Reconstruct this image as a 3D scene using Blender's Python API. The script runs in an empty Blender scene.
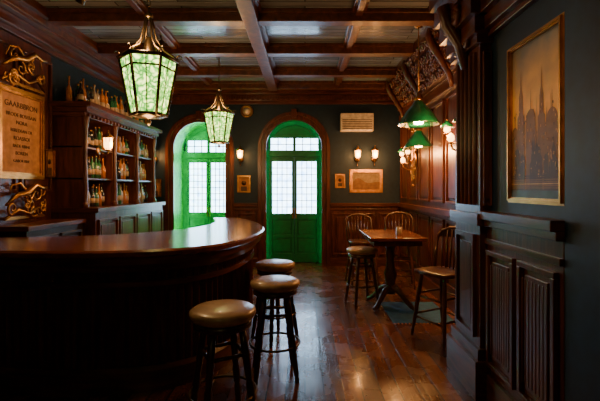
import bpy, bmesh, math, random
from mathutils import Vector, Matrix
random.seed(7)
S=bpy.context.scene
# ------------------------------------------------------------------ materials
def nt(name):
    m=bpy.data.materials.new(name); m.use_nodes=True
    t=m.node_tree; b=t.nodes['Principled BSDF']
    return m,t,b
def ramp(t,stops):
    r=t.nodes.new('ShaderNodeValToRGB'); e=r.color_ramp.elements
    e[0].position=stops[0][0]; e[0].color=(*stops[0][1],1)
    e[1].position=stops[-1][0]; e[1].color=(*stops[-1][1],1)
    for p,c in stops[1:-1]:
        x=e.new(p); x.color=(*c,1)
    return r
def plain(name,col,rough=.5,metal=0,emit=None,es=0,coat=0):
    m,t,b=nt(name)
    n=t.nodes.new('ShaderNodeTexNoise'); n.inputs['Scale'].default_value=14; n.inputs['Detail'].default_value=4
    tc=t.nodes.new('ShaderNodeTexCoord'); t.links.new(tc.outputs['Object'],n.inputs['Vector'])
    r=ramp(t,[(.3,tuple(c*.7 for c in col)),(.7,tuple(min(1,c*1.2) for c in col))])
    t.links.new(n.outputs['Fac'],r.inputs['Fac']); t.links.new(r.outputs['Color'],b.inputs['Base Color'])
    b.inputs['Roughness'].default_value=rough; b.inputs['Metallic'].default_value=metal
    b.inputs['Coat Weight'].default_value=coat
    if emit:
        b.inputs['Emission Color'].default_value=(*emit,1); b.inputs['Emission Strength'].default_value=es
    return m
def wood(name,dark,light,rough=.35,scale=(6,6,.8),coat=.2,bump=.15):
    m,t,b=nt(name)
    tc=t.nodes.new('ShaderNodeTexCoord'); mp=t.nodes.new('ShaderNodeMapping'); mp.inputs['Scale'].default_value=scale
    n=t.nodes.new('ShaderNodeTexNoise'); n.inputs['Scale'].default_value=4; n.inputs['Detail'].default_value=8; n.inputs['Distortion'].default_value=.6
    t.links.new(tc.outputs['Object'],mp.inputs['Vector']); t.links.new(mp.outputs['Vector'],n.inputs['Vector'])
    r=ramp(t,[(.3,dark),(.55,tuple((a+c)/2 for a,c in zip(dark,light))),(.75,light)])
    t.links.new(n.outputs['Fac'],r.inputs['Fac']); t.links.new(r.outputs['Color'],b.inputs['Base Color'])
    b.inputs['Roughness'].default_value=rough; b.inputs['Coat Weight'].default_value=coat; b.inputs['Coat Roughness'].default_value=.2
    bp=t.nodes.new('ShaderNodeBump'); bp.inputs['Strength'].default_value=bump; bp.inputs['Distance'].default_value=.01
    t.links.new(n.outputs['Fac'],bp.inputs['Height']); t.links.new(bp.outputs['Normal'],b.inputs['Normal'])
    return m
def planks(name,cols,width,length,rough,along='Y',bump=.4,rr=(.2,.5),coat=0):
    m,t,b=nt(name)
    tc=t.nodes.new('ShaderNodeTexCoord'); sp=t.nodes.new('ShaderNodeSeparateXYZ'); cb=t.nodes.new('ShaderNodeCombineXYZ')
    t.links.new(tc.outputs['Object'],sp.inputs[0])
    if along=='Y': t.links.new(sp.outputs['Y'],cb.inputs['X']); t.links.new(sp.outputs['X'],cb.inputs['Y'])
    else: t.links.new(sp.outputs['X'],cb.inputs['X']); t.links.new(sp.outputs['Y'],cb.inputs['Y'])
    br=t.nodes.new('ShaderNodeTexBrick'); br.inputs['Scale'].default_value=1
    br.inputs['Brick Width'].default_value=length; br.inputs['Row Height'].default_value=width
    br.inputs['Mortar Size'].default_value=.006; br.inputs['Mortar Smooth'].default_value=.3
    br.inputs['Color1'].default_value=(0,0,0,1); br.inputs['Color2'].default_value=(1,1,1,1); br.inputs['Mortar'].default_value=(.5,.5,.5,1)
    t.links.new(cb.outputs[0],br.inputs['Vector'])
    mp=t.nodes.new('ShaderNodeMapping'); mp.inputs['Scale'].default_value=(1.2,14,1)
    n=t.nodes.new('ShaderNodeTexNoise'); n.inputs['Scale'].default_value=2; n.inputs['Detail'].default_value=9; n.inputs['Distortion'].default_value=.4
    t.links.new(cb.outputs[0],mp.inputs['Vector']); t.links.new(mp.outputs[0],n.inputs['Vector'])
    mx=t.nodes.new('ShaderNodeMix'); mx.data_type='FLOAT'; mx.inputs['Factor'].default_value=.4
    bw=t.nodes.new('ShaderNodeRGBToBW'); t.links.new(br.outputs['Color'],bw.inputs[0])
    t.links.new(n.outputs['Fac'],mx.inputs[2]); t.links.new(bw.outputs[0],mx.inputs[3])
    r=ramp(t,[(.2,cols[0]),(.5,cols[1]),(.8,cols[2])]); t.links.new(mx.outputs[0],r.inputs['Fac'])
    m2=t.nodes.new('ShaderNodeMix'); m2.data_type='RGBA'; m2.inputs[7].default_value=(cols[0][0]*.2,cols[0][1]*.2,cols[0][2]*.2,1)
    t.links.new(br.outputs['Fac'],m2.inputs[0]); t.links.new(r.outputs['Color'],m2.inputs[6])
    t.links.new(m2.outputs[2],b.inputs['Base Color']); b.inputs['Coat Weight'].default_value=coat; b.inputs['Coat Roughness'].default_value=.12
    n2=t.nodes.new('ShaderNodeTexNoise'); n2.inputs['Scale'].default_value=3; n2.inputs['Detail'].default_value=6
    t.links.new(tc.outputs['Object'],n2.inputs['Vector'])
    mr=t.nodes.new('ShaderNodeMapRange'); mr.inputs['From Min'].default_value=.3; mr.inputs['From Max'].default_value=.7
    mr.inputs['To Min'].default_value=rr[0]; mr.inputs['To Max'].default_value=rr[1]
    t.links.new(n2.outputs['Fac'],mr.inputs['Value']); t.links.new(mr.outputs[0],b.inputs['Roughness'])
    mh=t.nodes.new('ShaderNodeMath'); mh.operation='SUBTRACT'; t.links.new(mx.outputs[0],mh.inputs[0]); t.links.new(br.outputs['Fac'],mh.inputs[1])
    bp=t.nodes.new('ShaderNodeBump'); bp.inputs['Strength'].default_value=bump; bp.inputs['Distance'].default_value=.01
    t.links.new(mh.outputs[0],bp.inputs['Height']); t.links.new(bp.outputs['Normal'],b.inputs['Normal'])
    return m
M={}
M['floor']=planks('floor_planks',[(.035,.010,.005),(.12,.036,.013),(.23,.07,.025)],.145,1.9,.3,'Y',.45,(.16,.38),.3)
M['ceil']=planks('ceiling_planks',[(.09,.10,.12),(.19,.21,.25),(.30,.34,.40)],.11,1.4,.3,'X',.12,(.14,.26),.3)  # blue-grey base colour paints in the windows' reflection on the boards
M['wood']=wood('mahogany',(.032,.007,.004),(.17,.040,.014),.33)
M['woodh']=wood('mahogany_horizontal',(.032,.007,.004),(.18,.045,.015),.3,(.8,.8,6))
M['beam']=wood('beam_wood',(.05,.013,.005),(.18,.05,.017),.4,(3,3,3))
M['dark']=wood('dark_walnut',(.008,.004,.003),(.035,.014,.008),.42)
M['top']=wood('polished_bar_top',(.10,.02,.008),(.30,.075,.024),.2,(1.5,6,6),.8,.03)
M['ebony']=wood('stool_wood',(.016,.007,.004),(.08,.026,.011),.35)
M['chairw']=wood('chair_wood',(.03,.010,.005),(.14,.042,.016),.32)
M['teal']=plain('teal_paint',(.003,.021,.048),.5)
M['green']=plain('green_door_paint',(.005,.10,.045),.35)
M['green_lit']=plain('green_reveal_lit',(.01,.45,.16),.5)  # door green lightened on the reveals, green glow put into the colour
M['gold']=plain('aged_gold',(.50,.25,.07),.32,1)
M['iron']=plain('dark_bronze',(.10,.07,.035),.4,1)
M['leather']=plain('tan_leather',(.42,.26,.14),.36,0,coat=.3)
M['cream']=plain('cream_metal',(.85,.72,.58),.5)
M['paper']=plain('aged_paper',(.42,.19,.075),.8)
M['ink']=plain('dark_ink',(.05,.02,.01),.8)
M['mirror']=plain('antique_mirror',(.3,.17,.1),.18,.9)
M['glaze']=plain('green_enamel',(.004,.09,.045),.18,0,coat=.6)
M['white']=plain('white_enamel',(.7,.65,.5),.4,0,(1,.75,.4),2.5)
M['warm']=plain('warm_bulb',(1,.7,.35),.4,0,(1,.55,.20),14)
M['warm2']=plain('warm_shade',(1,.6,.25),.4,0,(1,.46,.12),10)
M['neon1']=plain('green_led_strip_bright',(.1,1,.4),.4,0,(.0,1,.22),150)
M['neon2']=plain('green_led_strip_soft',(.1,1,.4),.4,0,(.0,1,.25),12)
M['floor_patch']=plain('blue_patch_matte',(.035,.12,.26),.9)
M['pict1']=plain('sepia_canvas',(.3,.2,.1),.6)
M['tow']=plain('umber_paint',(.07,.03,.012),.5)
M['tow2']=plain('ochre_paint',(.24,.10,.03),.5)
M['tow3']=plain('pale_ochre_paint',(.60,.30,.09),.5)
M['bluep']=plain('slate_blue_paint',(.07,.12,.16),.5)
M['bA']=plain('amber_glass',(.45,.15,.02),.08,0,coat=1)
M['bG']=plain('green_glass',(.02,.13,.05),.08,0,coat=1)
M['bC']=plain('clear_glass',(.4,.31,.22),.08,0,coat=1)
M['bD']=plain('black_glass',(.015,.012,.01),.08,0,coat=1)
M['label']=plain('bottle_label',(.4,.27,.16),.7)
def skymat():
    m,t,b=nt('painted_sky_canvas'); tc=t.nodes.new('ShaderNodeTexCoord'); sp=t.nodes.new('ShaderNodeSeparateXYZ')
    t.links.new(tc.outputs['Object'],sp.inputs[0]); n=t.nodes.new('ShaderNodeTexNoise'); n.inputs['Scale'].default_value=5; n.inputs['Detail'].default_value=6
    t.links.new(tc.outputs['Object'],n.inputs['Vector'])
    a=t.nodes.new('ShaderNodeMath'); a.operation='MULTIPLY_ADD'; a.inputs[1].default_value=.45; t.links.new(n.outputs['Fac'],a.inputs[0]); t.links.new(sp.outputs['Z'],a.inputs[2])
    mr=t.nodes.new('ShaderNodeMapRange'); mr.inputs['From Min'].default_value=-.3; mr.inputs['From Max'].default_value=.75
    t.links.new(a.outputs[0],mr.inputs['Value'])
    r=ramp(t,[(0,(.10,.04,.012)),(.28,(.60,.25,.05)),(.55,(.90,.44,.10)),(.78,(.38,.22,.10)),(1,(.11,.12,.12))]); t.links.new(mr.outputs[0],r.inputs['Fac'])
    t.links.new(r.outputs['Color'],b.inputs['Base Color']); b.inputs['Roughness'].default_value=.5
    return m
M['sky']=skymat()
def winmat():
    m,t,b=nt('frosted_daylight_glass')
    tc=t.nodes.new('ShaderNodeTexCoord'); n=t.nodes.new('ShaderNodeTexNoise'); n.inputs['Scale'].default_value=9; n.inputs['Detail'].default_value=5
    t.links.new(tc.outputs['Object'],n.inputs['Vector'])
    r=ramp(t,[(.3,(.26,.52,.95)),(.6,(.58,.80,1.0))]); t.links.new(n.outputs['Fac'],r.inputs['Fac'])
    t.links.new(r.outputs['Color'],b.inputs['Emission Color']); b.inputs['Emission Strength'].default_value=12
    b.inputs['Base Color'].default_value=(.2,.3,.4,1); b.inputs['Roughness'].default_value=.2
    return m
M['win']=winmat()
def lantmat():
    m,t,b=nt('etched_lantern_glass')
    tc=t.nodes.new('ShaderNodeTexCoord')
    v=t.nodes.new('ShaderNodeTexVoronoi'); v.feature='DISTANCE_TO_EDGE'; v.inputs['Scale'].default_value=20
    n=t.nodes.new('ShaderNodeTexNoise'); n.inputs['Scale'].default_value=9; n.inputs['Detail'].default_value=3
    t.links.new(tc.outputs['Object'],n.inputs['Vector'])
    mx=t.nodes.new('ShaderNodeMix'); mx.data_type='RGBA'; mx.inputs[0].default_value=.15
    t.links.new(tc.outputs['Object'],mx.inputs[6]); t.links.new(n.outputs['Color'],mx.inputs[7]); t.links.new(mx.outputs[2],v.inputs['Vector'])
    r=ramp(t,[(.0,(.02,.12,.02)),(.10,(.14,.38,.04)),(.32,(.95,1,.26))]); t.links.new(v.outputs['Distance'],r.inputs['Fac'])
    t.links.new(r.outputs['Color'],b.inputs['Emission Color']); b.inputs['Emission Strength'].default_value=5.5
    b.inputs['Base Color'].default_value=(.1,.2,.08,1)
    return m
M['lant']=lantmat()
# ------------------------------------------------------------------ mesh builder
class MB:
    def __init__(s,*mats): s.bm=bmesh.new(); s.mats=list(mats)
    def mi(s,m):
        if m not in s.mats: s.mats.append(m)
        return s.mats.index(m)
    def face(s,pts,m,smooth=False):
        f=s.bm.faces.new([s.bm.verts.new(p) for p in pts]); f.material_index=s.mi(m); f.smooth=smooth
    def box(s,x0,x1,y0,y1,z0,z1,m,mat=None):
        v=[Vector((x,y,z)) for x in (x0,x1) for y in (y0,y1) for z in (z0,z1)]
        if mat: v=[mat@p for p in v]
        v=[s.bm.verts.new(p) for p in v]; k=s.mi(m)
        for q in ((0,1,3,2),(4,6,7,5),(0,4,5,1),(2,3,7,6),(0,2,6,4),(1,5,7,3)):
            f=s.bm.faces.new([v[i] for i in q]); f.material_index=k
    def rings(s,R,m,closed=False,caps=True,smooth=True):
        k=s.mi(m); V=[[s.bm.verts.new(p) for p in r] for r in R]; n=len(R[0])
        L=len(V)
        for i in range(L if closed else L-1):
            a=V[i]; b=V[(i+1)%L]
            for j in range(n):
                f=s.bm.faces.new([a[j],a[(j+1)%n],b[(j+1)%n],b[j]]); f.material_index=k; f.smooth=smooth
        if caps and not closed:
            for r,fl in ((V[0],True),(V[-1],False)):
                f=s.bm.faces.new(r[::-1] if fl else r); f.material_index=k
    def lathe(s,prof,m,c=(0,0,0),seg=20,smooth=True,rot=0,mat=None):
        R=[]
        for r,z in prof:
            ring=[Vector((c[0]+max(r,.0008)*math.cos(rot+2*math.pi*j/seg),c[1]+max(r,.0008)*math.sin(rot+2*math.pi*j/seg),c[2]+z)) for j in range(seg)]
            if mat: ring=[mat@p for p in ring]
            R.append(ring)
        s.rings(R,m,smooth=smooth)
    def turned(s,p0,p1,prof,m,seg=10):
        p0=Vector(p0);p1=Vector(p1);d=p1-p0; q=d.to_track_quat('Z','Y'); 
        R=[[p0+d*t+q@Vector((r*math.cos(2*math.pi*j/seg),r*math.sin(2*math.pi*j/seg),0)) for j in range(seg)] for r,t in prof]
        s.rings(R,m)
    def cyl(s,p0,p1,r,m,r1=None,seg=12): s.turned(p0,p1,[(r,0),(r if r1 is None else r1,1)],m,seg)
    def tube(s,P,r,m,seg=6,closed=False):
        P=[Vector(p) for p in P]; R=[]; L=len(P); up=Vector((.13,.21,.97)).normalized()
        for i,p in enumerate(P):
            a=P[(i-1)%L] if (closed or i>0) else P[0]; b=P[(i+1)%L] if (closed or i<L-1) else P[-1]
            d=(b-a).normalized(); u=d.cross(up)
            if u.length<.05: u=d.cross(Vector((1,0,0)))
            u.normalize(); w=d.cross(u); rr=r[i] if isinstance(r,(list,tuple)) else r
            R.append([p+u*rr*math.cos(2*math.pi*j/seg)+w*rr*math.sin(2*math.pi*j/seg) for j in range(seg)])
        s.rings(R,m,closed=closed)
    def sph(s,c,r,m,seg=10):
        prof=[(r*math.sin(math.pi*i/8),-r*math.cos(math.pi*i/8)) for i in range(9)]
        s.lathe(prof,m,c,seg)
    def obj(s,name,loc=(0,0,0),rz=0,bevel=0,scale=1,parent=None):
        bmesh.ops.recalc_face_normals(s.bm,faces=s.bm.faces)
        me=bpy.data.meshes.new(name); s.bm.to_mesh(me); s.bm.free()
        for m in s.mats: me.materials.append(M[m])
        o=bpy.data.objects.new(name,me); S.collection.objects.link(o)
        o.location=loc; o.rotation_euler=(0,0,rz); o.scale=(scale,)*3
        if bevel:
            b=o.modifiers.new('bevel','BEVEL'); b.width=bevel; b.segments=2; b.limit_method='ANGLE'; b.angle_limit=math.radians(40)
        if parent: o.parent=parent
        return o
def lamp(name,loc,power,col,r=.05,parent=None):
    l=bpy.data.lights.new(name,'POINT'); l.energy=power; l.color=col; l.shadow_soft_size=r
    o=bpy.data.objects.new(name,l); S.collection.objects.link(o); o.location=loc
    if parent: o.parent=parent
    return o
def spiral(cx,cz,r0,r1,a0,a1,n=22,y=0):
    return [(cx+(r0+(r1-r0)*i/n)*math.cos(a0+(a1-a0)*i/n),y,cz+(r0+(r1-r0)*i/n)*math.sin(a0+(a1-a0)*i/n)) for i in range(n+1)]
WARM=(1,.44,.13)
D=8.0; XL=-3.2; XR=1.9; XN=1.38; H=3.6
# ------------------------------------------------------------------ shell
b=MB(); b.box(XL-.2,XR+.3,-1.6,D+1.0,-.1,0,'floor'); b.obj('floor')
b=MB(); b.box(XL-.2,XR+.3,-1.6,D+1.0,H,H+.1,'ceil'); b.obj('ceiling')
OP=[(-2.66,-1.54,2.35,.78),(-.82,.38,2.35,.36)]
b=MB(); N=20; x=XL-.2
for x0,x1,zs,dp in OP:
    b.face([(x,D,0),(x0,D,0),(x0,D,H),(x,D,H)],'teal')
    r=(x1-x0)/2; c=(x0+x1)/2
    A=[(c-r*math.cos(math.pi*i/N),zs+r*math.sin(math.pi*i/N)) for i in range(N+1)]
    for p,q in zip(A,A[1:]):
        b.face([(p[0],D,p[1]),(q[0],D,q[1]),(q[0],D,H),(p[0],D,H)],'teal')
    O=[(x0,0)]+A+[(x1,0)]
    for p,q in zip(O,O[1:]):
        b.face([(p[0],D,p[1]),(q[0],D,q[1]),(q[0],D+dp,q[1]),(p[0],D+dp,p[1])],'green_lit')
    x=x1
b.face([(x,D,0),(XR+.2,D,0),(XR+.2,D,H),(x,D,H)],'teal')
b.obj('wall_back')
b=MB(); b.box(XL-.2,XR+.3,D+.8,D+1.0,0,H,'dark'); b.obj('wall_outer')
b=MB(); b.box(XL-.2,XL,-1.6,D+.8,0,H,'teal'); b.obj('wall_left')
b=MB(); b.box(XL-.2,XR+.3,-1.8,-1.6,0,H,'teal'); b.obj('wall_front')
b=MB(); b.box(XR,XR+.2,3.3,D+.8,0,H,'wood'); b.obj('wall_right_alcove')
b=MB(); b.box(XN,XR+.2,2.08,3.3,0,H,'teal'); b.box(XN-.03,XR+.2,-1.6,2.08,0,H,'teal'); b.obj('wall_right')
def panel_x(b,X,y0,y1,z0,z1,s=-1,m='wood',t=.03,w=.035):
    a,c=sorted((X,X+s*t)); 
    b.box(a,c,y0,y1,z0,z0+w,m); b.box(a,c,y0,y1,z1-w,z1,m); b.box(a,c,y0,y0+w,z0+w,z1-w,m); b.box(a,c,y1-w,y1,z0+w,z1-w,m)
    a,c=sorted((X,X+s*t*.55)); b.box(a,c,y0+w+.04,y1-w-.04,z0+w+.04,z1-w-.04,m)
def panel_y(b,Y,x0,x1,z0,z1,m='wood',t=.03,w=.035):
    b.box(x0,x1,Y-t,Y,z0,z0+w,m); b.box(x0,x1,Y-t,Y,z1-w,z1,m); b.box(x0,x0+w,Y-t,Y,z0+w,z1-w,m); b.box(x1-w,x1,Y-t,Y,z0+w,z1-w,m)
    b.box(x0+w+.04,x1-w-.04,Y-t*.55,Y,z0+w+.04,z1-w-.04,m)
b=MB('wood','woodh')
for x0,x1 in ((XL,-2.78),(-1.42,-.94),(.50,XR)):
    b.box(x0,x1,D-.03,D-.001,.0,1.2,'wood'); b.box(x0,x1,D-.06,D-.001,0,.16,'woodh'); b.box(x0,x1,D-.08,D-.001,1.18,1.25,'woodh'); b.box(x0,x1,D-.05,D-.001,1.1,1.14,'woodh')
    n=max(1,round((x1-x0)/.45)); w=(x1-x0)/n
    for i in range(n): panel_y(b,D-.03,x0+i*w+.04,x0+(i+1)*w-.04,.22,1.05)
b.obj('trim_wainscot_back',bevel=.006)
b=MB('woodh')
for i,(z0,z1,t) in enumerate(((3.22,3.28,.05),(3.28,3.4,.09),(3.4,3.5,.15),(3.5,3.599,.22))): b.box(XL,XR,D-t,D-.001,z0,z1,'woodh')
for i in range(50):
    x=XL+.05+i*.102; b.box(x,x+.05,D-.12,D-.08,3.3,3.38,'woodh')
b.obj('trim_cornice_back',bevel=.006)
b=MB('woodh')
for z0,z1,t in ((3.22,3.28,.05),(3.28,3.4,.1),(3.4,3.5,.18),(3.5,3.599,.26)): b.box(XL+.001,XL+t,-1.5,D-.25,z0,z1,'woodh')
b.obj('trim_cornice_left',bevel=.006)
# right cornice, carved
b=MB('woodh','wood')
for z0,z1,t in ((2.98,3.04,.06),(3.04,3.14,.1),(3.14,3.26,.16),(3.26,3.40,.24),(3.40,3.5,.30),(3.5,3.599,.36)): b.box(XR-t,XR-.001,3.46,D-.24,z0,z1,'woodh')
rc=random.Random(11); y=3.55
def onface(u): return XR-.085-.25*u, 3.0+.5*u
while y<7.65:
    for u0,rad in ((.12,.05),(.36,.065),(.62,.06),(.88,.05)):
        s=rc.choice((-1,1)); a0=rc.uniform(0,6); yy=y+rc.uniform(-.03,.03)
        P=[]
        for i in range(18):
            rr=rad*(1-i/21); a=a0+s*i*.5; u=u0+rr*math.sin(a)/.5; X_,Z_=onface(u); P.append((X_-.02,yy+rr*math.cos(a),Z_))
        b.tube(P,[.017*(1-i/30) for i in range(18)],'wood',5)
    for k in range(3): 
        X_,Z_=onface(rc.uniform(0,1)); b.sph((X_-.02,y+rc.uniform(-.07,.07),Z_),rc.uniform(.015,.028),'wood',7)
    y+=.125
for y in (3.7,4.95,6.2,7.4):
    b.tube([(XR-.36,y,3.52),(XR-.37,y,3.42),(XR-.32,y,3.30),(XR-.25,y,3.20),(XR-.18,y,3.08),(XR-.11,y,2.95),(XR-.08,y,2.8)],[.03,.045,.05,.045,.04,.035,.02],'wood',10)
b.obj('trim_cornice_right')
b=MB('wood','woodh')
X=XR-.001
b.box(X-.05,X,3.46,D-.09,0,.18,'woodh'); b.box(X-.07,X,3.46,D-.09,1.18,1.26,'woodh'); b.box(X-.04,X,3.46,D-.09,2.84,2.98,'woodh')
n=7; w=(D-.1-3.5)/n
for i in range(n):
    y0=3.5+i*w
    panel_x(b,X,y0+.05,y0+w-.05,.25,1.12); panel_x(b,X,y0+.05,y0+w-.05,1.34,2.76)
b.obj('trim_panelling_right',bevel=.006)
# pilaster
b=MB('wood','woodh')
b.box(1.30,XR+.1,2.97,3.45,0,H-.001,'wood')
b.box(1.24,XR,2.91,3.5,0,.28,'woodh'); b.box(1.27,XR,2.94,3.48,.28,.36,'woodh')
b.box(1.26,XR,2.93,3.48,1.27,1.36,'woodh')
for z0,z1,t in ((2.62,2.68,.04),(2.68,2.8,.07),(2.8,2.95,.12),(2.95,3.1,.16),(3.1,3.598,.2)): b.box(1.30-t,XR,2.97-t,3.45+t*.5,z0,z1,'woodh')
panel_x(b,1.30,3.03,3.39,.42,1.2); 
for k in range(5): b.cyl((1.298,3.05+k*.08,1.42),(1.298,3.05+k*.08,2.58),.022,'wood',seg=8)
panel_y(b,2.97,1.315,1.375,1.42,2.56,w=.012)
for cy in (3.1,3.3):
    b.tube([(1.17,cy+.08*(1-i/26)*math.cos(i*.5),2.88+.08*(1-i/26)*math.sin(i*.5)) for i in range(22)],.026,'wood',8)
    b.tube([(1.25,cy+.05*(1-i/26)*math.cos(i*.5),2.68+.05*(1-i/26)*math.sin(i*.5)) for i in range(22)],.02,'wood',8)
b.tube([(1.10,3.2,3.0),(1.15,3.2,2.85),(1.24,3.2,2.7),(1.28,3.2,2.5)],[.05,.06,.05,.03],'wood',10)
b.obj('pilaster',bevel=.006)
b=MB('wood','woodh')
y0,y1=2.085,2.965; X=XN-.001
b.box(X-.03,X,y0,y1,0,1.34,'wood'); b.box(X-.06,X,y0,y1,0,.2,'woodh')
b.box(X-.1,X,y0,y1,1.32,1.38,'woodh'); b.box(X-.07,X,y0,y1,1.27,1.32,'woodh'); b.box(X-.05,X,y0,y1,1.14,1.18,'woodh')
panel_x(b,X-.03,y0+.04,2.5,.26,1.1); panel_x(b,X-.03,2.55,y1-.04,.26,1.1)
for k in range(9): b.cyl((X-.042,y0+.12+k*.036,.36),(X-.042,y0+.12+k*.036,1.0),.009,'wood',seg=6)
for k in range(9): b.cyl((X-.042,2.62+k*.031,.36),(X-.042,2.62+k*.031,1.0),.009,'wood',seg=6)
for z0,z1,t in ((2.66,2.7,.04),(2.7,2.8,.08),(2.8,2.92,.13),(2.92,3.1,.2),(3.1,3.598,.25)): b.box(X-t,X,y0,y1,z0,z1,'woodh')
b.obj('trim_wainscot_right',bevel=.006)
# ceiling beams
b=MB('beam')
for X,w in ((-3.06,.06),(-1.85,.04),(-.62,.085),(.62,.04),(1.72,.06)):
    b.box(X-w,X+w,-1.5,D-.22,3.43 if w>.05 else 3.52,3.599,'beam'); b.box(X-w-.04,X+w+.04,-1.5,D-.22,3.56,3.599,'beam')
for Y in (.25,1.35,2.45,3.55,4.65,5.75,6.85,7.75):
    b.box(XL+.26,XR-.36,Y-.075,Y+.075,3.46,3.599,'beam'); b.box(XL+.26,XR-.36,Y-.10,Y+.10,3.55,3.599,'beam')
b.obj('trim_ceiling_beams',bevel=.008)
b=MB('wood','woodh')
X=XL+.001
b.box(X,X+.04,3.8,4.98,0,3.2,'wood')
for y0 in (3.82,4.42): panel_x(b,X+.04,y0,y0+.54,1.5,3.1,1)
b.obj('trim_panelling_left',bevel=.006)
# ------------------------------------------------------------------ arch casings + LED strips behind their lips
for i,(x0,x1,zs,dp) in enumerate(OP):
    b=MB('wood'); r=(x1-x0)/2; c=(x0+x1)/2
    def ring(k):
        A=[(c-(r+k)*math.cos(math.pi*j/24),zs+(r+k)*math.sin(math.pi*j/24)) for j in range(25)]
        return [(c-r-k,0)]+A+[(c+r+k,0)]
    for k0,k1,dep in ((-.045,0,.045),(0,.05,.05),(.05,.10,.08),(.10,.12,.05)):
        a=ring(k0); o=ring(k1)
        R=[[(p[0],D-.001,p[1]),(p[0],D-dep,p[1]),(q[0],D-dep,q[1]),(q[0],D-.001,q[1])] for p,q in zip(a,o)]
        b.rings(R,'wood',smooth=False)
    b.box(c-.05,c+.05,D-.11,D-.001,zs+r,zs+r+.16,'wood')
    b.obj('trim_arch_%d'%(i+1))
    nm='neon%d'%(i+1); b=MB(nm); r2=r-.014
    P=[(c-r2,D+.02,.05),(c-r2,D+.02,zs-.02)]+[(c-r2*math.cos(math.pi*j/24),D+.02,zs+r2*math.sin(math.pi*j/24)) for j in range(25)]+[(c+r2,D+.02,zs-.02),(c+r2,D+.02,.05)]
    b.tube(P,.008,nm,6); b.obj('led_strip')
# ------------------------------------------------------------------ doors
for i,(x0,x1,zs,dp) in enumerate(OP):
    b=MB('green','win','gold','iron'); r=(x1-x0)/2-.002; c=(x0+x1)/2; Y=D+dp-.08; T=.06
    a0,a1=c-r,c+r
    A=[(c-r*math.cos(math.pi*j/24),zs+r*math.sin(math.pi*j/24)) for j in range(25)]
    z0=2.66
    dx=math.sqrt(max(0,r*r-(z0-zs)**2)); head=[(c-dx,z0)]+[p for p in A if p[1]>z0+.001]+[(c+dx,z0)]
    b.rings([[(p[0],Y,p[1]) for p in head],[(p[0],Y+T,p[1]) for p in head]],'green',smooth=False)
    b.tube([(c-(r-.1)*math.cos(math.pi*j/20),Y-.005,zs+(r-.1)*math.sin(math.pi*j/20)) for j in range(4,17)],.018,'green',6)
    jb=.09
    b.box(a0,a0+jb,Y,Y+T,0,zs,'green'); b.box(a1-jb,a1,Y,Y+T,0,zs,'green')
    for sgn in (-1,1):
        xx=sorted((c+sgn*r,c+sgn*(r-jb-.02)))
        b.box(xx[0]+(.06 if sgn<0 else 0),xx[1]-(.06 if sgn>0 else 0),Y,Y+T,zs,2.62,'green')
    b.box(a0+.06,a1-.06,Y-.01,Y+T,2.58,2.68,'green')
    b.box(a0,a1,Y-.03,Y+T,2.20,2.33,'green')
    b.box(c-.03,c+.03,Y-.01,Y+T,2.33,2.6,'green')
    b.box(a0+.1,a1-.1,Y+.04,Y+.05,2.3,2.6,'win')
    for k in range(1,6):
        xm=a0+jb+(a1-a0-2*jb)*k/6; b.box(xm-.008,xm+.008,Y+.02,Y+.045,2.3,2.6,'iron')
    b.box(a0+jb,a1-jb,Y+.02,Y+.045,2.448,2.464,'iron')
    for l0,l1,sg in ((a0+jb,c-.004,1),(c+.004,a1-jb,-1)):
        st=.05; Yl=Y+.01
        b.box(l0,l0+st,Yl,Y+T,0.01,2.2,'green'); b.box(l1-st,l1,Yl,Y+T,0.01,2.2,'green')
        for z0_,z1_ in ((.01,.2),(.9,1.02),(2.1,2.2),(.52,.58)): b.box(l0+st,l1-st,Yl,Y+T,z0_,z1_,'green')
        b.box(l0+st,l1-st,Yl+.025,Y+T,.2,.9,'green')
        for z0_,z1_ in ((.24,.48),(.62,.86)): b.box(l0+st+.03,l1-st-.03,Yl+.008,Y+.04,z0_,z1_,'green')
        b.box(l0+st,l1-st,Y+.04,Y+.05,1.02,2.1,'win')
        for k in range(1,4):
            xm=l0+st+(l1-l0-2*st)*k/4; b.box(xm-.007,xm+.007,Y+.02,Y+.045,1.02,2.1,'iron')
        for k in range(1,8):
            zm=1.02+1.08*k/8; b.box(l0+st,l1-st,Y+.02,Y+.045,zm-.007,zm+.007,'iron')
        hx=(l1-.025) if sg==1 else (l0+.025)
        b.box(hx-.02,hx+.02,Yl-.008,Yl,.92,1.14,'gold'); b.cyl((hx,Yl,1.02),(hx,Yl-.05,1.02),.011,'gold'); b.cyl((hx,Yl-.05,1.02),(hx-sg*.09,Yl-.05,1.02),.010,'gold')
    b.obj('door_%d'%(i+1),bevel=.004)
# ------------------------------------------------------------------ bar counter
def cr(P,n):
    P=[Vector((p[0],p[1],0)) for p in P]; Q=[P[0]*2-P[1]]+P+[P[-1]*2-P[-2]]; out=[]
    for i in range(1,len(Q)-2):
        for k in range(12):
            t=k/12; a,b_,c,d=Q[i-1:i+3]
            out.append(.5*((2*b_)+(-a+c)*t+(2*a-5*b_+4*c-d)*t*t+(-a+3*b_-3*c+d)*t**3))
    out.append(P[-1]); L=[0]
    for p,q in zip(out,out[1:]): L.append(L[-1]+(q-p).length)
    res=[];j=0
    for i in range(n+1):
        s=L[-1]*i/n
        while j<len(L)-2 and L[j+1]<s: j+=1
        res.append(out[j].lerp(out[j+1],(s-L[j])/max(1e-9,L[j+1]-L[j])))
    return res
OUT=[(-3.14,2.92),(-2.4,2.88),(-1.6,2.84),(-1.0,2.96),(-.65,3.28),(-.49,3.8),(-.45,4.4),(-.55,5.0),(-.75,5.55),(-1.0,6.05)]
INN=[(-3.14,3.62),(-2.6,3.68),(-1.95,3.85),(-1.5,4.2),(-1.27,4.6),(-1.2,5.1),(-1.25,5.6),(-1.4,6.1)]
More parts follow.
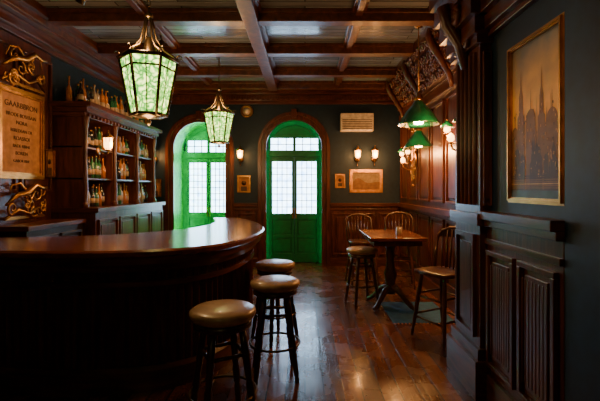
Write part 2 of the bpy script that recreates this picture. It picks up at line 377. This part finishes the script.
n=320; O=cr(OUT,n); I=cr(INN,n)
b=MB('top','wood','woodh','dark','gold')
def sect(zlist,m,smooth=True):
    R=[]
    for p,q in zip(O,I):
        d=(q-p).normalized(); R.append([p+d*a+Vector((0,0,z)) if s==0 else q-d*a+Vector((0,0,z)) for s,a,z in zlist])
    b.rings(R,m,smooth=False)
sect([(0,.02,1.04),(0,0,1.055),(0,0,1.085),(0,.02,1.10),(1,.02,1.10),(1,0,1.085),(1,0,1.055),(1,.02,1.04)],'top')
sect([(0,.05,.985),(0,.05,1.04),(1,.05,1.04),(1,.05,.985)],'woodh')
sect([(0,.12,.92),(0,.09,.985),(1,.09,.985),(1,.12,.92)],'woodh')
R=[]
for i,(p,q) in enumerate(zip(O,I)):
    d=(q-p).normalized(); e=.185+.014*math.cos(i*2*math.pi/4)
    R.append([p+d*e+Vector((0,0,0.0)),p+d*e+Vector((0,0,.92)),q-d*.12+Vector((0,0,.92)),q-d*.12])
b.rings(R,'wood',smooth=False)
sect([(0,.14,0),(0,.14,.16),(0,.165,.19),(1,.10,.19),(1,.10,0)],'woodh')
sect([(0,.15,.80),(0,.15,.84),(1,.11,.84),(1,.11,.80)],'woodh')
b.obj('bar_counter')
# ------------------------------------------------------------------ stools
def stool(x,y,rz,h=.79,name='bar_stool',z0=0,wm='ebony'):
    b=MB('leather',wm,'iron')
    b.lathe([(0,h-.075),(.17,h-.075),(.195,h-.06),(.207,h-.035),(.205,h-.015),(.185,h-.002),(.12,h+.008),(0,h+.012)],'leather',seg=32)
    b.lathe([(0,h-.12),(.165,h-.12),(.18,h-.11),(.18,h-.076),(0,h-.075)],wm,seg=32)
    legp=[(.017,0),(.019,.04),(.015,.06),(.02,.09),(.022,.3),(.017,.34),(.024,.37),(.024,.5),(.018,.53),(.021,.56),(.024,.8),(.02,1)]
    for k in range(4):
        a=math.pi/4+k*math.pi/2; b.turned((.235*math.cos(a),.235*math.sin(a),0),(.13*math.cos(a),.13*math.sin(a),h-.11),legp,wm)
    for z,m,t in ((.27,'iron',.010),(.52,wm,.012)):
        rr=.235-(.105)*z/(h-.11)
        if z<.3: b.tube([((rr+.012)*math.cos(j*math.pi/16),(rr+.012)*math.sin(j*math.pi/16),z) for j in range(32)],t,m,6,True)
        else:
            P=[(rr*math.cos(math.pi/4+k*math.pi/2),rr*math.sin(math.pi/4+k*math.pi/2),z) for k in range(4)]
            for k in range(4): b.cyl(P[k],P[(k+1)%4],t,m)
    b.obj(name,(x,y,z0),rz)
stool(-.516,2.52,.5,.80); stool(-.25,3.33,.15); stool(-.31,4.12,.7)
stool(.76,5.35,.3,.75,wm='chairw')
def chair(x,y,rz,h=.70,top=1.16,z0=0):
    e='chairw'; b=MB(e)
    seat=[(-.2,-.19),(0,-.21),(.2,-.19),(.215,0),(.19,.17),(0,.2),(-.19,.17),(-.215,0)]
    b.rings([[Vector((p[0]*k,p[1]*k,z)) for p in seat] for k,z in ((.93,h-.045),(1,h-.03),(1,h-.01),(.96,h),(.5,h-.012),(.05,h-.014))],e)
    lp=[(.014,0),(.019,.08),(.015,.12),(.022,.3),(.016,.35),(.023,.4),(.023,.7),(.017,.95),(.017,1)]
    F=[(-.22,-.21),(.22,-.21),(.21,.23),(-.21,.23)]; T=[(-.15,-.13),(.15,-.13),(.14,.13),(-.14,.13)]
    for f,t in zip(F,T): b.turned((*f,0),(*t,h-.03),lp,e)
    def at(k,z): u=z/(h-.03); return (F[k][0]*(1-u)+T[k][0]*u,F[k][1]*(1-u)+T[k][1]*u,z)
    for z in (.2,.42):
        for k in range(4): b.cyl(at(k,z+.03*(k%2)),at((k+1)%4,z+.03*(k%2)),.011,e)
    bow=[(-.20,.10,h-.02),(-.215,.13,h+.15),(-.215,.17,h+.33),(-.18,.20,top-.04),(-.09,.225,top),(0,.23,top+.008),(.09,.225,top),(.18,.20,top-.04),(.215,.17,h+.33),(.215,.13,h+.15),(.20,.10,h-.02)]
    b.tube(bow,.019,e,8)
    for k in range(7):
        u=(k-3)/3; b.turned((u*.14,.16-.02*u*u,h-.02),(u*.17,.225-.03*abs(u),top-.01-.04*abs(u)**3),[(.008,0),(.012,.4),(.007,1)],e,6)
    R=[]
    for k in range(9):
        u=(k-4)/4; yy=.24-.045*u*u; R.append([(u*.2,yy-.012,top-.10),(u*.2,yy-.012,top-.02),(u*.2,yy+.012,top-.02),(u*.2,yy+.012,top-.10)])
    b.rings(R,e,smooth=False)
    b.obj('windsor_bar_chair',(x,y,z0),rz)
chair(1.42,4.14,math.radians(-62),.70,1.12); chair(.92,6.5,.15,.70,1.10); chair(1.50,6.35,-.2,.72,1.14)
b=MB('top','chairw','gold')
b.box(-.34,.34,-.5,.5,.905,.945,'top'); b.box(-.29,.29,-.45,.45,.84,.905,'chairw')
b.lathe([(.0,.16),(.06,.16),(.075,.2),(.05,.26),(.07,.34),(.085,.42),(.06,.5),(.045,.6),(.06,.68),(.05,.74),(.1,.82),(.14,.84)],'chairw',seg=20)
for k in range(4):
    a=math.pi/4+k*math.pi/2; c,s_=math.cos(a),math.sin(a)
    b.tube([(c*.03,s_*.03,.24),(c*.13,s_*.13,.21),(c*.22,s_*.22,.12),(c*.31,s_*.31,.045),(c*.36,s_*.36,.026)],[.04,.04,.034,.03,.026],'chairw',8)
b.obj('pub_table',(1.12,5.25,.008),bevel=.005)
b=MB('white','bC')
b.lathe([(0,0),(.035,0),(.04,.01),(.036,.1),(.03,.1),(.03,.03),(0,.03)],'bC',seg=14); b.lathe([(0,.03),(.02,.03),(.02,.08),(.003,.085)],'white',seg=10)
b.obj('candle_glass',(1.2,5.1,.954))
b=MB('floor_patch','paper'); b.box(-.36,.36,-.42,.42,.0,.006,'floor_patch')  # thin fringed blue sheet, laid for the blue patch near the table
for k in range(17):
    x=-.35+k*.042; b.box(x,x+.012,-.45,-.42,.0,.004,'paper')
b.obj('floor_patch',(1.37,5.0,0.001))
# ------------------------------------------------------------------ pendant lanterns
def lantern(x,y,zb,sc,power):
    b=MB('lant','iron','gold')
    n=6; rt,rb,h=.205,.125,.42; ro=.26
    def c(r,k,z): a=ro+2*math.pi*k/n; return Vector((r*math.cos(a),r*math.sin(a),z))
    b.lathe([(rb,.03),(rt,.03+h)],'lant',seg=n,smooth=False,rot=ro)
    for k in range(n):
        b.cyl(c(rb+.004,k,.02),c(rt+.004,k,.04+h),.011,'iron'); 
        b.cyl(c(rb+.004,k,.03),c(rb+.004,k+1,.03),.013,'iron'); b.cyl(c(rt+.006,k,.03+h),c(rt+.006,k+1,.03+h),.015,'iron')
        m0=(c(rt,k,.03+h)+c(rt,k+1,.03+h))/2; m1=(c(rb,k,.03)+c(rb,k+1,.03))/2; b.cyl(m0,m1,.004,'iron',seg=6)
        z=.03+h*.82; rr=rb+(rt-rb)*.82; b.cyl(c(rr+.003,k,z),c(rr+.003,k+1,z),.007,'iron',seg=6)
        b.tube([c(rt,k,h+.04),c(rt*.88,k,h+.07),c(rt*.55,k,h+.11),c(rt*.28,k,h+.19),c(rt*.18,k,h+.28),c(.02,k,h+.36)],[.010,.009,.008,.007,.007,.007],'iron',6)
        b.tube([c(rt+.02+.02*math.cos(t*.7),k,h+.06+.02*math.sin(t*.7)) for t in range(8)],.005,'iron',5)
    b.lathe([(0,-.05),(.012,-.04),(.02,-.02),(.01,0),(.05,.01),(rb,.02),(rb,.035),(0,.04)],'iron',seg=n*2)
    b.lathe([(0,h+.02),(.05,h+.04),(.06,h+.07),(.04,h+.1),(.02,h+.2),(0,h+.21)],'iron',seg=12)
    b.lathe([(0,h+.34),(.03,h+.35),(.035,h+.37),(.02,h+.39),(0,h+.40)],'iron',seg=12)
    z=h+.40; Z1=(H-.001-zb)/sc; i=0
    while z<Z1-.05:
        P=[]
        for j in range(10):
            a=j*2*math.pi/10; u=.013*math.cos(a); v=.03*math.sin(a)
            P.append((u,0,z+.02+v) if i%2 else (0,u,z+.02+v))
        b.tube(P,.0045,'iron',5,True); z+=.045; i+=1
    b.lathe([(0,Z1-.06),(.02,Z1-.05),(.06,Z1-.02),(.07,Z1),(0,Z1)],'iron',seg=16)
    o=b.obj('pendant_lantern',(x,y,zb),0,0,sc)
    lamp('lantern_light',(0,0,-.12),power,(1,.60,.26),.08,o)
    lamp('lantern_uplight',(0,-.14,h+.18),power*.9,(1,.56,.26),.05,o)
lantern(-1.25,3.2,2.10,1.05,20)
lantern(-1.29,6.0,2.20,1.05,20)
lantern(-.6,-.5,2.2,1.05,8)  # unseen lantern added behind the camera to fill the foreground
def gpend(x,y,z,r,power):
    b=MB('glaze','white','gold','iron')
    hgt=r*1.2
    b.lathe([(r,0),(r*.99,.02),(r*.72,hgt*.45),(r*.38,hgt*.78),(.05,hgt*.98),(.045,hgt)],'glaze',seg=32)
    b.lathe([(r*.985,.001),(r*.70,hgt*.42),(r*.36,hgt*.74),(.04,hgt*.93)],'white',seg=32)
    b.lathe([(0,hgt),(.05,hgt),(.055,hgt+.02),(.03,hgt+.05),(.02,hgt+.1),(0,hgt+.1)],'gold',seg=16)
    b.lathe([(.0,.02),(.035,.035),(.045,.07),(.03,.11),(0,.13)],'warm',seg=14)
    b.cyl((0,0,hgt+.1),(0,0,H-.02-z),.007,'gold'); b.lathe([(0,H-.05-z),(.05,H-.04-z),(.055,H-.001-z),(0,H-.001-z)],'gold',seg=14)
    o=b.obj('green_shade_pendant_lamp',(x,y,z)); lamp('pendant_light',(0,0,-.04),power,WARM,.06,o)
gpend(1.42,5.0,2.34,.25,65); gpend(1.63,5.75,2.13,.2,26)
def sconce(x,y,z,rz,power,sc=1):
    b=MB('gold','warm2','iron')
    b.lathe([(0,0),(.05,0),(.055,.01),(.03,.02),(0,.025)],'gold',seg=14,mat=Matrix.Rotation(math.pi/2,4,'X'))
    b.tube([(0,-.02,0),(0,-.06,-.03),(0,-.1,-.05),(0,-.13,-.03),(0,-.13,0)],.009,'gold',8)
    b.tube([(0,-.01,.02),(0,-.03,.1),(0,-.06,.12),(0,-.07,.09),(0,-.05,.08)],.006,'gold',6)
    b.tube([(0,-.01,-.04),(0,-.03,-.12),(0,-.06,-.13),(0,-.06,-.1)],.006,'gold',6)
    b.lathe([(0,0),(.03,0),(.045,.015),(.03,.02),(0,.02)],'gold',(0,-.13,0),12)
    b.lathe([(.034,.02),(.05,.05),(.06,.17)],'warm2',(0,-.13,0),8,False)
    for k in range(8):
        a=k*math.pi/4; b.cyl((.036*math.cos(a),-.13+.036*math.sin(a),.02),(.062*math.cos(a),-.13+.062*math.sin(a),.17),.004,'iron',seg=5)
    b.lathe([(.066,.165),(.07,.18),(.04,.21),(.012,.235),(.012,.26),(0,.27)],'gold',(0,-.13,0),12)
    o=b.obj('wall_sconce',(x,y,z),rz,0,sc)
    lamp('sconce_light',(0,-.22,.08),power,WARM,.04,o)
for px,p in ((155,14),(241,11),(357,12),(374,12)): sconce((px-305)/50,D-.001,2.12,0,p,1.0)
sconce(-2.66+.02,5.1,2.02,math.pi/2,12,1.0)
def ornate(x,y,z,rz,power):
    b=MB('gold','warm2','glaze')
    b.lathe([(0,0),(.06,0),(.075,.012),(.04,.03),(0,.04)],'gold',seg=14,mat=Matrix.Scale(2.2,4,(0,0,1))@Matrix.Rotation(math.pi/2,4,'X'))
    def shade(c,cap=True):
        b.lathe([(0,0),(.02,.0),(.035,.015),(.015,.02),(0,.02)],'gold',c,12)
        b.lathe([(.018,.02),(.04,.045),(.036,.09),(.006,.12)],'warm2',c,12)
        if cap:
            b.lathe([(.085,.08),(.055,.125),(.02,.155),(.008,.165)],'glaze',c,16); b.sph((c[0],c[1],c[2]+.17),.01,'gold',8)
    for s in (-1,1):
        P=[(0,-.03,0)]+[(s*(.03+.17*t),-.05-.14*t,-.10*math.sin(t*math.pi)+.03*t) for t in (.15,.3,.45,.6,.75,.9,1)]
        b.tube(P,.012,'gold',8)
        for (cx,cz,r0) in ((.06,.14,.07),(.08,-.18,.08),(.04,.30,.05),(.05,-.33,.05)):
            b.tube([(s*p[0],p[1],p[2]) for p in spiral(cx,cz,r0,.01,-1.5,7,26,-.05)],.010,'gold',6)
        b.tube([(s*.02,-.03,-.42),(s*.05,-.06,-.25),(s*.02,-.06,0),(s*.06,-.06,.22),(s*.01,-.03,.42),(s*.05,-.07,.55),(s*.12,-.09,.5)],.010,'gold',6)
        shade((s*.20,-.19,.03))
    b.tube([(0,-.04,-.15),(0,-.12,-.2),(0,-.2,-.16),(0,-.22,-.1)],.012,'gold',8); shade((0,-.22,-.1),False)
    b.sph((0,-.05,.46),.03,'gold'); b.sph((0,-.05,-.46),.025,'gold')
    o=b.obj('ornate_brass_sconce',(x,y,z),rz); lamp('sconce_light',(0,-.34,.1),power,WARM,.08,o)
ornate(XR-.04,4.5,2.15,-math.pi/2,30); ornate(XR-.04,6.7,2.05,-math.pi/2,28)
# ------------------------------------------------------------------ pictures
def picture(name,x,y,z,rz,w,h,frame='gold',cv='pict1',fw=.05,mat_=False,kind=0):
    b=MB(frame,cv,'dark','tow','tow2','tow3','bluep')
    for k,(i0,i1,t) in enumerate(((0,.35,.02),(.35,.7,.035),(.7,1,.022))):
        o0,o1=fw*(1-i0),fw*(1-i1)
        R=[]
        for sx,sz in ((-1,-1),(1,-1),(1,1),(-1,1)):
            R.append([(sx*(w/2-fw+o0),0,sz*(h/2-fw+o0)),(sx*(w/2-fw+o0),-t,sz*(h/2-fw+o0)),(sx*(w/2-fw+o1),-t,sz*(h/2-fw+o1)),(sx*(w/2-fw+o1),0,sz*(h/2-fw+o1))])
        b.rings(R,frame,closed=True,smooth=False)
    iw,ih=w/2-fw,h/2-fw
    b.box(-iw,iw,-.008,0,-ih,ih,cv)
    if kind==1:
        rnd=random.Random(4); q=[0]
        def tower(cx,ww,zt,yy,m,dome):
            q[0]+=1; yy-=.00002*q[0]; zb=-ih; hh=zt-zb
            x0,x1=max(-iw,cx-ww),min(iw,cx+ww); g=lambda k:min(iw,cx+ww*k); l=lambda k:max(-iw,cx-ww*k)
            if dome: 
                zc=zb+hh*.72; rd=ww*.95
                top=[(min(iw,max(-iw,cx+rd*math.cos(math.pi*j/10))),yy,zc+rd*1.1*math.sin(math.pi*j/10)) for j in range(0,11)]
                top=top[:5]+[(g(.08),yy,zc+rd*1.15),(cx,yy,zt),(l(.08),yy,zc+rd*1.15)]+top[6:]
                b.face([(x0,yy,zb),(x1,yy,zb),(x1,yy,zc)]+top+[(x0,yy,zc)],m)
            else:
                b.face([(x0,yy,zb),(x1,yy,zb),(x1,yy,zb+hh*.62),(g(.6),yy,zb+hh*.64),(g(.55),yy,zb+hh*.78),(g(.2),yy,zb+hh*.84),(cx,yy,zt),(l(.2),yy,zb+hh*.84),(l(.55),yy,zb+hh*.78),(l(.6),yy,zb+hh*.64),(x0,yy,zb+hh*.62)],m)
        for k in range(14): tower(-iw+.03+(2*iw-.06)*k/13,.02+.015*rnd.random(),-.05+.22*rnd.random(),-.0085,'tow3',k%3==0)
        for cx,zt,ww,dm in ((-.15,.34,.04,False),(-.04,.2,.05,True),(.07,.30,.035,False),(.17,.16,.05,True),(-.22,.1,.035,True),(.12,.05,.04,False)): tower(cx,ww,zt,-.0098,'tow2',dm)
        for k in range(18): tower(-iw+.02+(2*iw-.04)*rnd.random(),.014+.016*rnd.random(),-.26+.2*rnd.random(),-.0106,'tow',k%2)
        for k in range(150):
            px_=-iw+.01+(2*iw-.03)*rnd.random(); pz=-ih+.12+.42*rnd.random()**1.3; b.box(px_,px_+.004+.006*rnd.random(),-.0126,-.0122,pz,pz+.006+.012*rnd.random(),rnd.choice(['tow3','tow','tow3','tow2']))
        for k in range(8): 
            zz=-ih+.045+.012*k; b.box(-iw,iw,-.0130-.0001*k,-.0124,zz,zz+.007,rnd.choice(['tow3','tow','tow2']))
        b.box(-iw,iw,-.014,-.012,-ih,-ih+.045,'bluep')
    elif kind==2:
        pts=[(-iw,-ih*.2)]+[(-iw+2*iw*t,-ih*.1+ih*.5*math.sin(t*7)*(.5+.5*math.cos(t*3))) for t in (.1,.2,.3,.45,.55,.7,.85,1)]
        b.face([(-iw,-.011,-ih)]+[(p[0],-.011,p[1]) for p in pts]+[(iw,-.011,-ih)],'tow2')
    elif kind==3:
        b.lathe([(0,0),(iw*.5,0),(0,.002)],'tow',seg=14,mat=Matrix.Translation((0,-.009,.02))@Matrix.Rotation(math.pi/2,4,'X'))
        b.box(-iw*.6,iw*.6,-.011,-.008,-ih,-ih*.35,'tow')
    return b.obj(name,(x,y,z),rz)
picture('framed_city_painting',XN-.002,2.385,1.965,-math.pi/2,.58,1.02,'gold','sky',.035,False,1)
picture('framed_landscape',1.22,D-.002,1.69,0,.66,.46,'gold','pict1',.06,False,2)
picture('framed_portrait',-1.22,D-.002,1.63,0,.26,.34,'gold','paper',.03,False,3)
picture('framed_portrait',.70,D-.002,1.69,0,.2,.28,'gold','paper',.03,False,3)
picture('framed_portrait',-3.0,D-.002,1.55,0,.26,.36,'gold','paper',.03,False,3)
picture('framed_portrait',XL+.075,4.88,1.85,math.pi/2,.17,.34,'gold','paper',.02,False,3)
p=picture('saloon_sign',XL+.075,4.40,2.14,math.pi/2,.74,.98,'gold','paper',.07)
for i,(tx,z,s) in enumerate((('GAARBBRON',.30,.085),('BRODE BOSEBAIN',.20,.058),('NORA',.12,.06),('BSREDEAN OR',.035,.052),('ROASBOI',-.05,.06),('BADE RBINE',-.13,.05),('BORIEN',-.21,.055),('GABOR ISNE',-.29,.045))):
    c=bpy.data.curves.new('sign_text_%d'%(i+1),'FONT'); c.body=tx; c.size=s; c.align_x='CENTER'; c.extrude=.001
    c.materials.append(M['ink']); o=bpy.data.objects.new('sign_text_%d'%(i+1),c); S.collection.objects.link(o); o.parent=p; o.location=(0,-.0105,z-.02); o.rotation_euler=(math.pi/2,0,0)
def scrollorn(name,x,y,z,rz,sc,seed):
    b=MB('gold'); rnd=random.Random(seed)
    for k in range(12):
        cx,cz=rnd.uniform(-.26,.26),rnd.uniform(-.10,.14); r=rnd.uniform(.04,.08); s=rnd.choice((-1,1)); a=rnd.uniform(0,6)
        P=spiral(cx,cz,r,.012,a,a+s*7.5,26,-.03-rnd.random()*.03); n_=len(P)
        b.tube(P,[.014*(1-.6*i/n_) for i in range(n_)],'gold',6)
    b.tube([(-.32,-.03,-.14),(-.15,-.05,-.05),(0,-.06,-.10),(.15,-.05,-.04),(.3,-.03,-.12)],.014,'gold',8)
    b.tube([(-.3,-.03,.0),(-.18,-.06,.10),(-.05,-.07,.12),(.05,-.09,.2),(.14,-.1,.17),(.2,-.12,.18)],[.014,.025,.034,.026,.02,.01],'gold',8)
    for s in (-1,1): b.tube([(s*.03,-.06,.12),(s*.13,-.05,.22),(s*.22,-.03,.2),(s*.26,-.03,.10)],[.02,.014,.010,.005],'gold',6)
    b.box(-.3,.3,-.03,0,-.15,-.12,'gold')
    b.obj(name,(x,y,z),rz,0,sc)
scrollorn('gilded_crest',XL+.075,4.42,2.82,math.pi/2,1.1,5)
scrollorn('gilded_bracket',XL+.075,4.45,1.37,math.pi/2,1.05,9)
b=MB('gold','cream'); RX=Matrix.Rotation(math.pi/2,4,'X')
b.lathe([(0,0),(.1,0),(.13,.02),(.11,.045),(.09,.03),(0,.03)],'gold',seg=24,mat=RX); b.lathe([(0,.031),(.085,.031),(0,.04)],'cream',seg=24,mat=RX); b.obj('round_wall_medallion',(-1.16,D-.002,3.08))
b=MB('cream','dark')
b.box(-.32,.32,-.20,0,-.17,.17,'cream')
for k in range(6): b.box(-.29,.29,-.206,-.18,-.135+k*.034,-.123+k*.034,'dark')
for k in range(7): b.box(-.295,.295,-.22,-.19,-.155+k*.034,-.141+k*.034,'cream')
b.obj('wall_air_conditioner',(1.02,D-.002,2.84),bevel=.006)
# ------------------------------------------------------------------ back bar
b=MB('wood','woodh','mirror','dark')
Y0,Y1=5.0,7.35; X0=XL+.001; XF=-2.78
b.box(X0,-2.62,Y0,Y1,0,1.24,'wood'); b.box(X0,-2.57,Y0-.03,Y1+.02,1.24,1.3,'woodh'); b.box(X0,-2.59,Y0-.01,Y1,0,.12,'woodh')
for k in range(4): panel_x(b,-2.62,Y0+.05+k*.575,Y0+.575+k*.575,.2,1.15,1)
b.box(X0,X0+.03,Y0,Y1,1.3,2.5,'mirror')
for y in (Y0,Y0+.78,Y0+1.55,Y1-.08):
    b.box(X0,XF,y,y+.05,1.3,2.5,'wood')
    b.turned((XF+.02,y+.025,1.3),(XF+.02,y+.025,2.45),[(.045,0),(.045,.04),(.025,.06),(.035,.2),(.022,.5),(.03,.85),(.045,.95),(.045,1)],'wood',12)
for z in (1.68,2.08): b.box(X0,XF,Y0,Y1,z-.025,z,'woodh')
for z0,z1,t in ((2.44,2.5,.04),(2.5,2.56,.08),(2.56,2.62,.14)): b.box(X0,XF+t,Y0-t*.6,Y1+t*.4,z0,z1,'woodh')
for k in range(24): b.box(XF+.04,XF+.07,Y0+.03+k*.097,Y0+.075+k*.097,2.45,2.49,'woodh')
b.obj('back_bar_shelf_unit',bevel=.004)
b=MB('bA','bG','bC','bD','label','gold')
def bottle(x,y,z,m,h,r,kind):
    if kind==0: pr=[(0,0),(r,0),(r,h*.55),(r*.85,h*.64),(r*.32,h*.74),(r*.3,h*.95),(r*.36,h*.96),(r*.36,h)]
    elif kind==1: pr=[(0,0),(r*1.05,0),(r*1.1,h*.45),(r*.7,h*.62),(r*.28,h*.68),(r*.26,h),(0,h)]
    else: pr=[(0,0),(r*.9,0),(r*.9,h*.7),(r*.35,h*.78),(r*.33,h),(0,h)]
    b.lathe(pr,m,(x,y,z),9); b.lathe([(r*1.04 if kind!=2 else r*.93,h*.18),(r*1.04 if kind!=2 else r*.93,h*.42)],'label',(x,y,z),9)
    b.lathe([(r*.38,h*.93),(r*.38,h*1.02),(0,h*1.02)],'gold',(x,y,z),7)
for z,hm in ((1.3,.33),(1.68,.34),(2.08,.32),(2.62,.36)):
    for rowx in (-3.0,-2.87):
        y=Y0+.10
        while y<Y1-.1:
            dmin=min(abs(y-(q+.025)) for q in (Y0,Y0+.78,Y0+1.55,Y1-.08))
            if (dmin>.07 or z>2.5) and random.random()<.93:
                bottle(rowx+random.uniform(-.015,.015),y,z+.001,random.choice(['bA','bA','bG','bC','bD','bD']),hm*random.uniform(.75,1),random.uniform(.032,.04),random.randrange(3))
            y+=random.uniform(.085,.1)
b.obj('liquor_bottles')
b=MB('dark','woodh','gold')
b.box(XL+.045,-2.75,3.95,4.95,0,1.12,'dark'); b.box(XL+.045,-2.71,3.92,4.96,1.12,1.17,'woodh')
panel_x(b,-2.75,4.0,4.42,.12,1.05,1,'dark'); panel_x(b,-2.75,4.48,4.9,.12,1.05,1,'dark')
b.obj('side_cabinet',bevel=.005)
# ------------------------------------------------------------------ small ceiling spotlights; picture and shelf ones are added fill
def spot(name,loc,target,power,col,size,blend=.8,r=.06):
    d=(Vector(target)-Vector(loc)).normalized(); q=d.to_track_quat('-Z','Y')
    b=MB('iron'); L=Vector(loc)
    b.cyl(L-d*.12,L-d*.01,.03,'iron',.045); b.cyl(L-d*.12,(loc[0],loc[1],H-.001),.01,'iron'); b.obj('fill_spot_housing')
    l=bpy.data.lights.new(name,'SPOT'); l.energy=power; l.color=col; l.spot_size=size; l.spot_blend=blend; l.shadow_soft_size=r
    o=bpy.data.objects.new(name,l); S.collection.objects.link(o); o.location=loc
    o.rotation_euler=q.to_euler(); return o
spot('picture_fill_spot',(.35,1.6,3.35),(XN,2.4,1.9),55,(1,.68,.38),math.radians(36))  # out-of-frame spot added to brighten the painting
spot('sign_spotlight',(-2.2,3.9,3.35),(XL,4.4,2.1),28,(1,.55,.22),math.radians(50))
spot('shelf_fill_spot',(-1.9,5.2,3.35),(-3.0,6.1,1.7),32,(1,.55,.22),math.radians(70))  # spot added to brighten the bottles
w=bpy.data.worlds.new('world'); S.world=w; w.use_nodes=True
w.node_tree.nodes['Background'].inputs['Color'].default_value=(.05,.09,.13,1); w.node_tree.nodes['Background'].inputs['Strength'].default_value=.3
cd=bpy.data.cameras.new('camera'); cd.lens=24; cd.sensor_width=36; cd.shift_x=-5/600; cd.shift_y=-12.5/600; cd.clip_start=.05
co=bpy.data.objects.new('camera',cd); S.collection.objects.link(co); co.location=(0,0,1.55); co.rotation_euler=(math.pi/2,0,0); S.camera=co
